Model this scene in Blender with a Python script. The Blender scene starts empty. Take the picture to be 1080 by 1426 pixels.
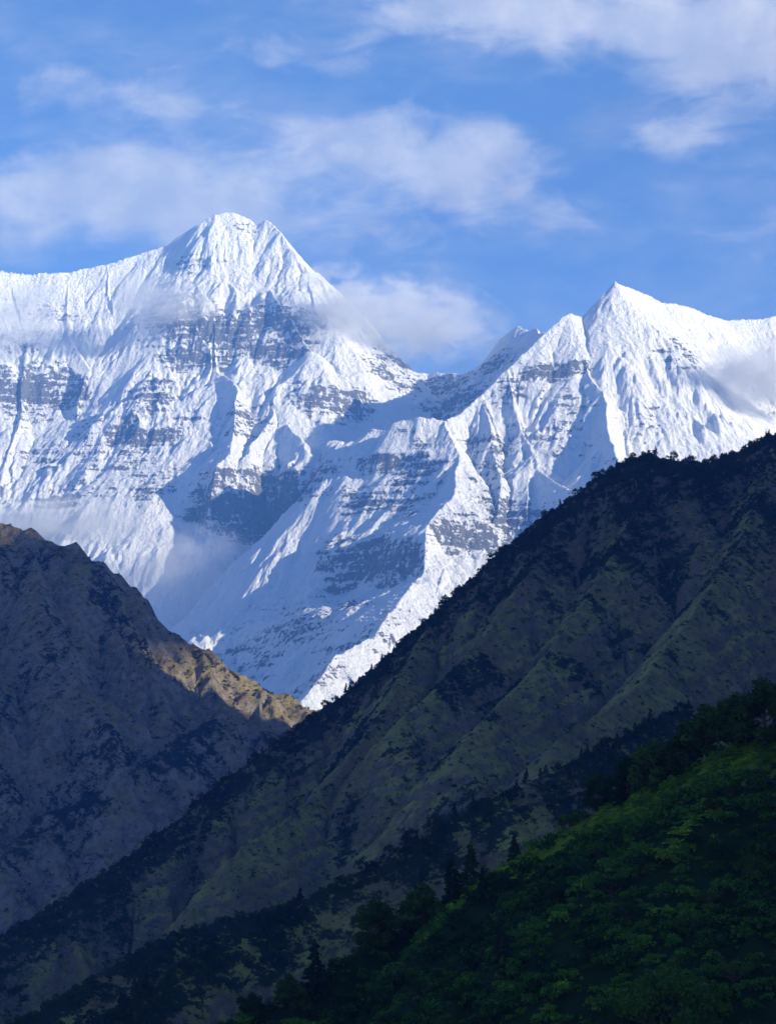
import bpy, math, random
import numpy as np
from mathutils import Vector, Matrix

scene = bpy.context.scene
COL = scene.collection
random.seed(7)
RNG = np.random.default_rng(7)

# ------------------------------------------------------------------ camera
PITCH = math.radians(8.0)
VFOV = math.radians(24.0)
cam_d = bpy.data.cameras.new('camera')
cam_d.sensor_fit = 'VERTICAL'
cam_d.angle_y = VFOV
cam_d.clip_start = 1.0
cam_d.clip_end = 300000.0
cam = bpy.data.objects.new('camera', cam_d)
COL.objects.link(cam)
cam.location = (0, 0, 0)
cam.rotation_euler = (math.radians(90) + PITCH, 0, 0)
scene.camera = cam

# ------------------------------------------------------------------ sun
SUN_AZ = math.radians(64.0)     # from the view's back towards the right
SUN_EL = math.radians(18.0)
SUN_DIR = Vector((math.sin(SUN_AZ) * math.cos(SUN_EL), -math.cos(SUN_AZ) * math.cos(SUN_EL), math.sin(SUN_EL)))
sun_d = bpy.data.lights.new('sun', 'SUN')
sun_d.energy = 5.0
sun_d.angle = math.radians(0.5)
sun_d.color = (1.0, 0.88, 0.63)
sun = bpy.data.objects.new('sun', sun_d)
COL.objects.link(sun)
sun.rotation_euler = SUN_DIR.to_track_quat('Z', 'Y').to_euler()

scene.view_settings.view_transform = 'Standard'
scene.view_settings.look = 'None'
scene.view_settings.gamma = 1.0
scene.view_settings.exposure = 1.3
scene.cycles.use_denoising = True
scene.cycles.max_bounces = 6
scene.cycles.diffuse_bounces = 2
scene.cycles.glossy_bounces = 1
scene.cycles.transmission_bounces = 2
scene.cycles.volume_bounces = 2
scene.cycles.transparent_max_bounces = 12

F = 713.0 / math.tan(VFOV / 2)          # photo pixels (1080 x 1426)

def ratios(px, py):
    u = (np.asarray(px, float) - 540.0) / F
    v = (713.0 - np.asarray(py, float)) / F
    dy = math.cos(PITCH) - math.sin(PITCH) * v
    return u / dy, (math.sin(PITCH) + math.cos(PITCH) * v) / dy

def P(px, py, ykm):
    a, e = ratios(px, py)
    Y = ykm * 1000.0
    return (float(a) * Y, Y, float(e) * Y)

# ------------------------------------------------------------------ node helpers
def new_mat(name):
    m = bpy.data.materials.new(name)
    m.use_nodes = True
    m.node_tree.nodes.clear()
    return m

class N:
    """small wrapper to write node graphs compactly"""
    def __init__(self, tree):
        self.t = tree
    def node(self, typ, **kw):
        n = self.t.nodes.new(typ)
        for k, v in kw.items():
            setattr(n, k, v)
        return n
    def put(self, sock, v):
        if v is None:
            return
        if isinstance(v, bpy.types.NodeSocket):
            self.t.links.new(v, sock)
        else:
            sock.default_value = v
    def math(self, op, a, b=None, c=None, clamp=False):
        n = self.node('ShaderNodeMath', operation=op, use_clamp=clamp)
        self.put(n.inputs[0], a); self.put(n.inputs[1], b); self.put(n.inputs[2], c)
        return n.outputs[0]
    def vmath(self, op, a, b=None):
        n = self.node('ShaderNodeVectorMath', operation=op)
        self.put(n.inputs[0], a); self.put(n.inputs[1], b)
        return n.outputs['Vector']
    def mapping(self, vec, scale=(1, 1, 1), rot=(0, 0, 0), loc=(0, 0, 0)):
        n = self.node('ShaderNodeMapping')
        self.put(n.inputs['Vector'], vec)
        n.inputs['Scale'].default_value = scale
        n.inputs['Rotation'].default_value = rot
        n.inputs['Location'].default_value = loc
        return n.outputs[0]
    def noise(self, vec, scale=1.0, detail=4, rough=0.55, dist=0.0, lac=2.0):
        n = self.node('ShaderNodeTexNoise')
        self.put(n.inputs['Vector'], vec)
        n.inputs['Scale'].default_value = scale
        n.inputs['Detail'].default_value = detail
        n.inputs['Roughness'].default_value = rough
        n.inputs['Distortion'].default_value = dist
        n.inputs['Lacunarity'].default_value = lac
        return n.outputs['Fac']
    def step(self, v, lo, hi):
        n = self.node('ShaderNodeMapRange', interpolation_type='SMOOTHSTEP')
        self.put(n.inputs[0], v)
        n.inputs[1].default_value = lo; n.inputs[2].default_value = hi
        n.inputs[3].default_value = 0.0; n.inputs[4].default_value = 1.0
        return n.outputs[0]
    def mix(self, f, a, b):
        n = self.node('ShaderNodeMix', data_type='RGBA')
        self.put(n.inputs[0], f); self.put(n.inputs[6], a); self.put(n.inputs[7], b)
        return n.outputs[2]
    def attr(self, name, typ='GEOMETRY'):
        return self.node('ShaderNodeAttribute', attribute_name=name, attribute_type=typ).outputs['Fac']
    def pos(self):
        return self.node('ShaderNodeNewGeometry').outputs['Position']
    def bump(self, h, strength, dist):
        n = self.node('ShaderNodeBump')
        n.inputs['Strength'].default_value = strength
        n.inputs['Distance'].default_value = dist
        self.put(n.inputs['Height'], h)
        return n.outputs[0]

def rgb(r, g, b):
    return (r, g, b, 1.0)

# ------------------------------------------------------------------ world: Nishita sky with drifting cloud
def build_world():
    w = bpy.data.worlds.new('World')
    scene.world = w
    w.use_nodes = True
    t = w.node_tree
    t.nodes.clear()
    n = N(t)
    sky = n.node('ShaderNodeTexSky', sky_type='NISHITA')
    sky.sun_disc = False
    sky.sun_elevation = SUN_EL
    sky.sun_rotation = math.pi - SUN_AZ
    sky.altitude = 3500
    sky.air_density = 1.0
    sky.dust_density = 0.2
    sky.ozone_density = 2.5
    gen = n.node('ShaderNodeTexCoord').outputs['Generated']
    sep = n.node('ShaderNodeSeparateXYZ')
    n.put(sep.inputs[0], gen)
    x, y, z = sep.outputs
    yy = n.math('MAXIMUM', y, 0.02)
    az = n.math('DIVIDE', x, yy)
    el = n.math('DIVIDE', z, yy)
    comb = n.node('ShaderNodeCombineXYZ')
    n.put(comb.inputs[0], az); n.put(comb.inputs[1], el)
    q = comb.outputs[0]
    warp = n.node('ShaderNodeTexNoise')
    n.put(warp.inputs['Vector'], q)
    warp.inputs['Scale'].default_value = 18.0
    warp.inputs['Detail'].default_value = 5.0
    wv = n.vmath('SUBTRACT', warp.outputs['Color'], (0.5, 0.5, 0.5))
    sc = n.node('ShaderNodeVectorMath', operation='SCALE')
    n.put(sc.inputs[0], wv); sc.inputs['Scale'].default_value = 0.05
    q2 = n.vmath('ADD', q, sc.outputs[0])
    s2 = n.node('ShaderNodeSeparateXYZ')
    n.put(s2.inputs[0], q2)
    # cloud banks: bearing and height in the sky, reach, weight (tangent units)
    banks = [(95, 135, 90, 22, -.15, .55), (230, 150, 60, 32, 0, .6), (160, 265, 150, 62, -.1, .95), (275, 270, 110, 55, 0, .5),
             (-20, 300, 90, 55, 0, .5), (480, 200, 95, 50, .15, .85), (590, 225, 70, 40, .1, .6),
             (690, 235, 75, 48, .05, .95), (430, 300, 130, 45, 0, .5), (520, 335, 60, 24, 0, .35),
             (820, 25, 190, 60, 0, .9), (640, 20, 130, 40, 0, .55), (1030, 50, 110, 80, 0, 1.0), (955, 178, 70, 34, 0, .55),
             (430, 70, 110, 26, -.1, .4), (760, 300, 60, 30, .2, .3), (1100, 320, 90, 60, 0, .25), (200, 60, 50, 30, 0, .2),
             (560, 440, 120, 60, .1, .55), (650, 470, 70, 60, 0, .35), (900, 330, 300, 40, 0, .15)]
    tot = None
    for (px, py, rx, ry, tilt, wt) in banks:
        a, e = ratios(px, py)
        dx = n.math('SUBTRACT', s2.outputs[0], float(a))
        dz = n.math('SUBTRACT', s2.outputs[1], float(e))
        dz = n.math('ADD', dz, n.math('MULTIPLY', dx, tilt))
        dx = n.math('MULTIPLY', dx, F / rx); dz = n.math('MULTIPLY', dz, F / ry)
        r2 = n.math('ADD', n.math('MULTIPLY', dx, dx), n.math('MULTIPLY', dz, dz))
        g = n.math('MULTIPLY', n.math('EXPONENT', n.math('MULTIPLY', r2, -0.75)), wt * 1.18)
        tot = g if tot is None else n.math('ADD', tot, g)
    tex = n.noise(n.mapping(q, scale=(1, 2.1, 1), rot=(0, 0, -.12)), scale=30.0, detail=9, rough=0.64, dist=.5)
    tex2 = n.noise(n.mapping(q, scale=(1, 2.6, 1), loc=(3, 1, 0)), scale=9.0, detail=5, rough=0.55)
    m = n.math('ADD', tot, n.math('MULTIPLY', n.math('SUBTRACT', tex, 0.5), 1.7))
    m = n.math('ADD', m, n.math('MULTIPLY', n.math('SUBTRACT', tex2, 0.5), 0.7))
    mask = n.math('MULTIPLY', n.step(m, 0.05, 1.25), 0.86)
    thin = n.math('MULTIPLY', n.step(n.math('ADD', n.math('MULTIPLY', tex2, .7), n.math('MULTIPLY', tex, .3)), 0.40, 0.68), 0.30)
    mask = n.math('MAXIMUM', mask, thin)
    shade = n.step(n.noise(q, scale=34, detail=4), 0.3, 0.75)
    ccol = n.mix(shade, CLOUD_LO, CLOUD_HI)
    hs = n.node('ShaderNodeHueSaturation')
    hs.inputs['Saturation'].default_value = SKY_SAT
    hs.inputs['Value'].default_value = SKY_VAL
    n.put(hs.inputs['Color'], sky.outputs[0])
    tint = n.node('ShaderNodeMix', data_type='RGBA', blend_type='MULTIPLY')
    tint.inputs[0].default_value = 1.0
    n.put(tint.inputs[6], hs.outputs[0]); tint.inputs[7].default_value = SKY_TINT
    col = n.mix(mask, tint.outputs[2], ccol)
    bg = n.node('ShaderNodeBackground')
    bg.inputs['Strength'].default_value = SKY_STRENGTH
    n.put(bg.inputs['Color'], col)
    out = n.node('ShaderNodeOutputWorld')
    t.links.new(bg.outputs[0], out.inputs['Surface'])
    w.cycles.sampling_method = 'MANUAL'
    w.cycles.sample_map_resolution = 512

SKY_STRENGTH = 0.12
SKY_SAT = 1.2
SKY_VAL = 0.73
SKY_TINT = rgb(1.35, .95, .92)
CLOUD_LO = rgb(2.35, 2.45, 2.75)
CLOUD_HI = rgb(3.75, 3.6, 3.5)
build_world()

# ------------------------------------------------------------------ numpy noise
def _hash(ix, iy, seed):
    h = (ix.astype(np.int64) * 374761393 + iy.astype(np.int64) * 668265263 + seed * 974711) & 0x7fffffff
    h = ((h ^ (h >> 13)) * 1274126177) & 0x7fffffff
    return (h ^ (h >> 16)) & 0x3ff
_ang = np.random.default_rng(3).random(1024) * 2 * np.pi
_gx, _gy = np.cos(_ang).astype(np.float32), np.sin(_ang).astype(np.float32)
_r1 = np.random.default_rng(4).random(1024).astype(np.float32)
_r2 = np.random.default_rng(5).random(1024).astype(np.float32)

def perlin(x, y, seed=0):
    ix, iy = np.floor(x), np.floor(y)
    fx, fy = (x - ix).astype(np.float32), (y - iy).astype(np.float32)
    ix, iy = ix.astype(np.int64), iy.astype(np.int64)
    ux, uy = fx * fx * fx * (fx * (fx * 6 - 15) + 10), fy * fy * fy * (fy * (fy * 6 - 15) + 10)
    def c(a, b):
        h = _hash(ix + a, iy + b, seed)
        return _gx[h] * (fx - a) + _gy[h] * (fy - b)
    x0 = c(0, 0) * (1 - ux) + c(1, 0) * ux
    x1 = c(0, 1) * (1 - ux) + c(1, 1) * ux
    return (x0 * (1 - uy) + x1 * uy) * 1.5

def fbm(x, y, octv=5, seed=0, gain=0.5, ridged=False):
    s = np.zeros(np.shape(x), np.float32); a = 1.0; f = 1.0; tot = 0
    for o in range(octv):
        p = perlin(x * f, y * f, seed + o * 17)
        if ridged:
            p = 1 - 2 * np.abs(p)
        s += a * p; tot += a
        a *= gain; f *= 2.03
    return s / tot

def erosion(x, y, dx, dy, seed):
    """directional noise: stripes that run down the slope (dx,dy = across-slope unit direction)"""
    ix, iy = np.floor(x), np.floor(y)
    fx, fy = (x - ix).astype(np.float32), (y - iy).astype(np.float32)
    ix, iy = ix.astype(np.int64), iy.astype(np.int64)
    va = np.zeros(x.shape, np.float32); vx = va.copy(); vy = va.copy(); wt = va.copy()
    for i in (-1, 0, 1, 2):
        for j in (-1, 0, 1, 2):
            h = _hash(ix - i, iy - j, seed)
            ppx = fx + i - _r1[h] * 0.9; ppy = fy + j - _r2[h] * 0.9
            w = np.exp(-(ppx * ppx + ppy * ppy) * 2.0)
            mag = (ppx * dx + ppy * dy) * (2 * np.pi)
            s = -np.sin(mag) * w
            va += np.cos(mag) * w
            vx += s * dx; vy += s * dy
            wt += w
    return va / wt, vx / wt, vy / wt

def eroded(X, Y, Z, amp, lam, octv, seed, keep, branch=1.2):
    """add branching gullies of wavelength lam to heights Z on a regular grid"""
    sp = X[0, 1] - X[0, 0]
    gy, gx = np.gradient(Z, sp)
    sl = np.sqrt(gx * gx + gy * gy) + 1e-4
    k = np.minimum(sl / 0.45, 1.0) / sl
    bx, by = (gy * k).astype(np.float32), (-gx * k).astype(np.float32)
    hx = np.zeros(X.shape, np.float32); hy = hx.copy(); out = np.zeros(X.shape, np.float32)
    a = 1.0; f = 1.0
    for o in range(octv):
        v, ex, ey = erosion(X / lam * f, Y / lam * f, bx + hy * branch, by - hx * branch, seed + 31 * o)
        out += v * a
        hx += ex * a * 0.6; hy += ey * a * 0.6
        a *= 0.5; f *= 2.0
    return Z + out * amp * keep

def smooth(v, a, b):
    t = np.clip((v - a) / (b - a), 0, 1)
    return t * t * (3 - 2 * t)

# ------------------------------------------------------------------ terrain from ridge lines
def cones(X, Y, ridges, base):
    Z = np.full(X.shape, base, np.float32); D = np.full(X.shape, 1e6, np.float32)
    A = np.zeros(X.shape, np.float32)
    x = X.astype(np.float32); y = Y.astype(np.float32)
    for (pts, s) in ridges:
        acc = 0.0
        for (a, b) in zip(pts[:-1], pts[1:]):
            ex, ey = b[0] - a[0], b[1] - a[1]
            L2 = ex * ex + ey * ey + 1e-6
            t = np.clip(((x - a[0]) * ex + (y - a[1]) * ey) / L2, 0, 1)
            d = np.hypot(x - a[0] - t * ex, y - a[1] - t * ey)
            z = a[2] + t * (b[2] - a[2]) - s * d * (1 - 0.1 * np.minimum(d / 2500.0, 1))
            hit = z > Z
            Z = np.where(hit, z, Z); D = np.where(hit, d, D)
            A = np.where(hit, acc + t * math.sqrt(L2), A)
            acc += math.sqrt(L2)
    return Z, D, A

class Terrain:
    def __init__(self, x0, x1, y0, y1, sp):
        self.x0, self.y0, self.sp = x0, y0, sp
        self.nx, self.ny = int((x1 - x0) / sp) + 1, int((y1 - y0) / sp) + 1
        self.X, self.Y = np.meshgrid(x0 + sp * np.arange(self.nx), y0 + sp * np.arange(self.ny))
        self.attrs = {}
    def height(self, x, y):
        u = np.clip((np.asarray(x) - self.x0) / self.sp, 0, self.nx - 1.001)
        v = np.clip((np.asarray(y) - self.y0) / self.sp, 0, self.ny - 1.001)
        i, j = u.astype(int), v.astype(int); fu, fv = u - i, v - j
        Z = self.Z
        return (Z[j, i] * (1 - fu) + Z[j, i + 1] * fu) * (1 - fv) + (Z[j + 1, i] * (1 - fu) + Z[j + 1, i + 1] * fu) * fv
    def ray(self, px, py):
        """first point of this terrain met from the viewpoint along a bearing"""
        a, e = ratios(px, py)
        ys = np.arange(max(self.y0, 20), self.y0 + (self.ny - 1) * self.sp, self.sp * 0.5)
        below = self.height(a * ys, ys) > e * ys
        if not below.any():
            return None
        Y = ys[np.argmax(below)]
        return (float(a * Y), float(Y), float(self.height(a * Y, Y)))
    def build(self, name, mat, label, cat):
        nx, ny = self.nx, self.ny
        me = bpy.data.meshes.new(name)
        co = np.empty((ny, nx, 3), np.float32)
        co[..., 0] = self.X; co[..., 1] = self.Y; co[..., 2] = self.Z
        me.vertices.add(nx * ny)
        me.vertices.foreach_set('co', co.ravel())
        idx = np.arange(nx * ny, dtype=np.int32).reshape(ny, nx)
        q = np.stack([idx[:-1, :-1], idx[:-1, 1:], idx[1:, 1:], idx[1:, :-1]], -1).reshape(-1, 4)
        nf = len(q)
        me.loops.add(nf * 4); me.polygons.add(nf)
        me.loops.foreach_set('vertex_index', q.ravel())
        me.polygons.foreach_set('loop_start', np.arange(0, nf * 4, 4, dtype=np.int32))
        me.polygons.foreach_set('use_smooth', np.ones(nf, bool))
        for k, v in self.attrs.items():
            at = me.attributes.new(k, 'FLOAT', 'POINT')
            at.data.foreach_set('value', v.astype(np.float32).ravel())
        me.update()
        me.materials.append(mat)
        o = bpy.data.objects.new(name, me)
        COL.objects.link(o)
        o['kind'] = 'structure'; o['label'] = label; o['category'] = cat
        return o

def line(pts):
    return [P(*p) for p in pts]

# ------------------------------------------------------------------ snow mountain
def build_snow():
    T = Terrain(-3100, 3300, 9700, 16700, 5.2)
    X, Y = T.X, T.Y
    crest = [(-330, 372, 15.6), (-200, 360, 15.7), (-60, 374, 15.8), (0, 379, 15.8), (40, 384, 15.85), (95, 380, 15.9), (150, 368, 15.95), (200, 351, 16), (235, 341, 16),
             (262, 323, 16), (285, 309, 16), (305, 299, 16), (330, 297, 16), (352, 305, 16), (360, 311, 15.98), (372, 307, 15.95), (390, 322, 15.8),
             (410, 345, 15.65), (428, 373, 15.5), (440, 389, 15.55), (470, 412, 15.75), (500, 448, 15.95), (540, 502, 16.2), (575, 518, 16.3),
             (600, 522, 16.3), (620, 521, 16.2), (650, 523, 16.0), (690, 483, 15.6), (712, 464, 15.3), (722, 455, 15.2), (733, 460, 15.1), (745, 458, 14.9), (752, 465, 14.7), (772, 458, 14.2), (795, 437, 13.7)]
    ck = np.array([c[0] for c in crest]); cy = np.array([c[1] for c in crest]); cY = np.array([c[2] for c in crest])
    S = 1.15
    def face(px, py, off):
        yc = np.interp(px, ck, cY) * 1000; pc = np.interp(px, ck, cy)
        zc = ratios(px, pc)[1] * yc
        Yv = (S * yc - zc) / (S - ratios(px, py)[1]) - off
        return P(px, py, Yv / 1000)
    def rib(pts, s=1.25):
        return ([face(*p) for p in pts], s)
    peak = [(795, 437, 13.6), (805, 441, 13.65), (818, 440, 13.7), (828, 424, 13.72), (838, 411, 13.75), (847, 401, 13.8), (855, 393, 13.8), (864, 398, 13.8), (880, 404, 13.9), (905, 413, 14.0),
            (925, 424, 14.05), (945, 426, 14.2), (980, 438, 14.4), (1010, 447, 14.6), (1045, 445, 14.7), (1080, 441, 14.8), (1250, 425, 15.0), (1420, 450, 15.0)]
    ridges = [
        (line(crest), S), (line(peak), 1.1),
        rib([(20, 392, 0), (40, 480, 30), (32, 560, 80), (8, 650, 110), (-10, 720, 130)]),
        rib([(98, 385, 0), (98, 465, 50), (125, 520, 110), (108, 560, 150), (100, 620, 190), (80, 700, 200)]),
        rib([(150, 375, 0), (160, 500, 40), (200, 580, 100), (240, 650, 170), (265, 705, 260)], 1.3),
        rib([(290, 430, 40), (300, 500, 130), (330, 545, 230), (325, 610, 340), (318, 660, 430), (300, 690, 470)], 1.35),
        rib([(372, 530, 60), (376, 580, 230), (352, 625, 330), (345, 655, 380)], 1.4),
        rib([(400, 590, 200), (425, 625, 330), (430, 645, 380)], 1.5),
        rib([(428, 376, 0), (440, 450, 150), (458, 520, 250), (482, 560, 300), (508, 600, 340)], 1.35),
        rib([(180, 620, 150), (160, 690, 260), (150, 760, 330)]),
        rib([(250, 334, 0), (264, 380, 80), (288, 432, 130)], 1.3),
        rib([(355, 335, 0), (366, 390, 45), (385, 440, 110), (430, 470, 220)], 1.2),
        # right peak: spine between its lit and shaded faces, fluted shoulder, promontory
        (line([(795, 437, 13.6), (812, 500, 13.3), (840, 545, 13.0), (844, 600, 12.62), (862, 650, 12.25), (880, 700, 11.95)]), 1.15),
        (line([(795, 437, 13.6), (750, 471, 13.45), (705, 515, 13.3), (675, 550, 13.2), (640, 577, 13.1), (612, 587, 13.0)]), 1.2),
        (line([(822, 434, 13.7), (842, 500, 13.38), (868, 590, 12.85), (890, 660, 12.45)]), 1.1),
        (line([(855, 393, 13.8), (880, 470, 13.5), (925, 560, 13.15), (950, 620, 12.9)]), 1.1),
        (line([(925, 424, 14.05), (960, 500, 13.75), (1000, 570, 13.5)]), 1.0),
        (line([(1040, 446, 14.7), (1035, 530, 14.3), (1060, 600, 14.0)]), 0.9),
        (line([(900, 640, 12.9), (970, 600, 13.2), (1080, 575, 13.6), (1250, 560, 14.0)]), 0.95),
        (line([(612, 587, 13.0), (580, 580, 13.0), (545, 588, 13.05), (518, 615, 13.3), (500, 660, 13.42), (470, 715, 13.4), (445, 750, 13.3), (400, 795, 12.95)]), 1.9),
        (line([(612, 587, 13.0), (640, 635, 12.7), (632, 690, 12.3), (620, 705, 12.2), (597, 745, 11.95), (585, 790, 11.65), (552, 842, 11.25), (520, 888, 10.9), (470, 912, 10.6), (440, 945, 10.35), (410, 985, 10.1)]), .98),
        (line([(580, 582, 13.02), (566, 604, 13.1), (552, 628, 13.12)]), 2.0),
        (line([(675, 552, 13.2), (688, 610, 12.85), (700, 660, 12.6), (690, 720, 12.3), (660, 770, 12.0)]), 1.25),
        (line([(705, 515, 13.3), (725, 600, 12.9), (752, 655, 12.6), (790, 678, 12.3), (810, 690, 12.1)]), 1.2),
        (line([(620, 705, 12.35), (640, 720, 12.2), (640, 750, 12.05), (600, 830, 11.5), (560, 850, 11.3)]), 1.15),
        (line([(660, 770, 12.0), (620, 830, 11.6), (580, 860, 11.3)]), 0.8),
        # glacier floor under the bowl
        (line([(420, 770, 13.75), (350, 840, 13.05), (300, 868, 12.6)]), 0.45),
    ]
    # the broad apron that hangs between the promontory and the front ridge
    s3 = np.array([(518, 615, 13.3), (500, 660, 13.42), (470, 715, 13.4), (445, 750, 13.3), (400, 795, 12.98), (350, 835, 12.75), (320, 868, 12.55)])
    s4 = np.array([(612, 587, 13.0), (640, 635, 12.7), (632, 690, 12.3), (620, 705, 12.2), (597, 745, 11.95), (585, 790, 11.65), (552, 842, 11.25), (520, 888, 10.9), (470, 912, 10.6), (440, 945, 10.35)])
    for row in np.arange(598, 866, 5.0):
        a = P(np.interp(row, s3[:, 1], s3[:, 0]), row, np.interp(row, s3[:, 1], s3[:, 2]))
        b = P(np.interp(row, s4[:, 1], s4[:, 0]), row, np.interp(row, s4[:, 1], s4[:, 2]))
        m = tuple((a[i] * .5 + b[i] * .5) - (18 if i == 2 else 0) for i in range(3))
        ridges.append(([a, m, b], 1.05))
    wx = fbm(X / 480, Y / 480, 5, 11) * 62; wy = fbm(X / 480, Y / 480, 5, 12) * 62
    Z, D, A = cones(X + wx, Y + wy, ridges, 150.0)
    keep = 0.12 + 0.88 * smooth(D, 10, 260)
    ac = P(455, 770, 12.35)
    ap = np.exp(-(((X - ac[0]) / 420) ** 2 + ((Y - ac[1]) / 1000) ** 2) ** 2).astype(np.float32)
    Zb = Z.copy()
    for _ in range(40):
        Zb[1:-1, 1:-1] = (Zb[:-2, 1:-1] + Zb[2:, 1:-1] + Zb[1:-1, :-2] + Zb[1:-1, 2:]) / 4
    Z = Z * (1 - ap) + Zb * ap
    keep = np.maximum(keep, ap * .8)
    Z = Z + fbm(X / 900, Y / 900, 4, 21) * 70 * smooth(D, 50, 500)
    rock = np.zeros(X.shape, np.float32)
    # great cliff bands: the face steepens there and eases above and below
    def cliff(zc, half_in, half_out, span, px0, px1, ykm, dy, warp):
        nonlocal Z, rock
        a0, a1 = float(ratios(px0, 700)[0]) * ykm * 1000, float(ratios(px1, 700)[0]) * ykm * 1000
        e = (a1 - a0) * .16
        mk = smooth(X, a0 - e, a0 + e) * (1 - smooth(X, a1 - e, a1 + e)) * smooth(Y, (ykm - dy) * 1000, (ykm - dy * .7) * 1000) * (1 - smooth(Y, (ykm + dy * .7) * 1000, (ykm + dy) * 1000))
        w = fbm(X / 420, Y / 420, 4, 55) * warp
        zi = Z + w
        zo = np.interp(zi, [zc - 9000, zc - span, zc - half_in, zc + half_in, zc + span, zc + 9000], [zc - 9000, zc - span, zc - half_out, zc + half_out, zc + span, zc + 9000])
        rock = np.maximum(rock, mk * .72 * np.exp(-((zo - zc) / (half_out * 1.05)) ** 4))
        Z = Z + mk * (zo - zi)
    cliff(3250, 105, 205, 480, 225, 440, 15.3, 1.2, 150)
    cliff(2890, 115, 165, 420, -60, 125, 14.9, 1.2, 170)
    cliff(2500, 45, 80, 240, 150, 260, 14.6, 1.0, 140)
    cliff(1970, 105, 230, 450, 268, 500, 14.1, 1.0, 130)
    cliff(2690, 60, 120, 260, 420, 512, 14.9, .8, 70)
    cliff(2650, 28, 55, 180, 725, 830, 13.2, .6, 60)
    cliff(1440, 70, 150, 320, 450, 590, 12.4, 1.0, 110)
    cliff(1560, 42, 85, 230, 600, 770, 12.2, .8, 80)
    cliff(2050, 35, 65, 200, 480, 600, 13.0, .6, 70)
    Zs = Z.copy()
    for _ in range(6):                      # the gully direction follows a softened slope
        Zs[1:-1, 1:-1] = (Zs[1:-1, 1:-1] * 2 + Zs[:-2, 1:-1] + Zs[2:, 1:-1] + Zs[1:-1, :-2] + Zs[1:-1, 2:]) / 6
    E = eroded(X, Y, Zs, 1.0, 420.0, 7, 5, 1.0) - Zs
    calm = P(430, 830, 12.0)
    am = .30 + .70 * smooth(fbm(X / 750, Y / 750, 3, 25), -.15, .35)
    am = am * (1 - .35 * np.exp(-((X - calm[0]) / 420) ** 2 - ((Y - calm[1]) / 900) ** 2))
    Z = Z + E * 58.0 * keep * am
    # fine flutes
    E2 = eroded(X, Y, Zs, 1.0, 120.0, 3, 77, 1.0) - Zs
    Z = Z + E2 * 12.0 * (0.1 + 0.9 * keep) * smooth(fbm(X / 700, Y / 700, 3, 31), -0.1, 0.35)
    # cliff regions (world X,Z plane)
    def blob(px, py, ykm, rx, ry, w):
        nonlocal rock
        c = P(px, py, ykm); k = ykm * 1000 / F
        g = np.exp(-(((X - c[0]) / (rx * k)) ** 2 + ((Z - c[2]) / (ry * k)) ** 2 + ((Y - c[1]) / 1100.0) ** 2))
        rock = np.maximum(rock, w * g)
    for b in [(235, 435, 15.4, 60, 45, .9), (310, 470, 15.2, 110, 38, 1.0), (400, 480, 15.3, 60, 45, .9), (260, 500, 15.1, 50, 25, .8),
              (50, 545, 14.9, 65, 55, 1.0), (20, 460, 15.2, 60, 40, .7), (120, 590, 14.7, 30, 60, .6), (215, 560, 14.7, 45, 45, .9), (180, 650, 14.4, 60, 50, .7), (225, 690, 14.3, 45, 45, .85),
              (150, 690, 14.4, 50, 40, .7), (470, 580, 14.9, 52, 45, .9), (545, 545, 15.6, 60, 45, 1.0), (555, 540, 16.1, 60, 28, 1.3), (610, 540, 16.1, 60, 22, 1.3), (640, 565, 15.0, 60, 30, 1.1), (640, 545, 15.3, 60, 30, .9), (690, 500, 14.9, 40, 30, .8),
              (330, 655, 14.2, 40, 40, .6), (350, 725, 14.0, 85, 50, 1.35), (430, 720, 14.1, 80, 55, 1.35), (290, 715, 14.1, 40, 40, .9), (300, 790, 13.7, 80, 40, .4),
              (785, 515, 13.2, 40, 16, .9), (720, 545, 13.2, 60, 35, .5), (800, 560, 13.0, 40, 40, .6), (780, 610, 12.8, 60, 60, .5), (690, 625, 12.7, 50, 50, .7),
              (560, 690, 12.7, 60, 60, .85), (520, 790, 12.4, 60, 45, 1.1), (470, 775, 12.5, 40, 40, .9), (505, 700, 12.8, 40, 35, .9), (630, 735, 12.1, 40, 28, 1.0),
              (700, 720, 12.3, 80, 42, .95), (660, 690, 12.4, 50, 40, .7), (600, 640, 12.8, 50, 45, .7), (430, 930, 10.4, 60, 40, .8), (510, 890, 11.0, 60, 40, .7),
              (400, 870, 11.8, 120, 60, .85), (330, 900, 11.5, 90, 50, .8), (480, 840, 11.8, 60, 50, .8), (60, 640, 14.5, 50, 40, .65), (130, 640, 14.4, 40, 40, .65), (90, 705, 14.2, 70, 40, .75), (250, 600, 14.7, 50, 40, .6), (350, 600, 14.6, 40, 40, .65), (420, 560, 14.9, 40, 40, .6), (900, 600, 12.9, 60, 40, .45), (950, 500, 13.6, 60, 60, .4), (70, 430, 15.4, 60, 40, .55), (560, 860, 11.4, 60, 30, .6), (330, 315, 15.9, 40, 14, .7), (275, 370, 15.7, 45, 25, .55), (850, 640, 12.3, 40, 40, .4)]:
        blob(*b)
    rock *= 0.55 + 0.75 * smooth(fbm(X / 260, Y / 260 + Z / 130, 4, 41), -0.45, 0.5)
    E3 = eroded(X, Y, Zs, 1.0, 52.0, 2, 91, 1.0) - Zs
    Z = Z + E3 * 4.2 * (0.15 + 0.85 * keep) * (.06 + 1.2 * smooth(fbm(X / 500, Y / 500, 3, 33), -0.1, 0.35))
    # strata: benches and steps where rock shows
    dip = Z + X * 0.05 + fbm(X / 500, Y / 500, 3, 51) * 40
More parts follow.
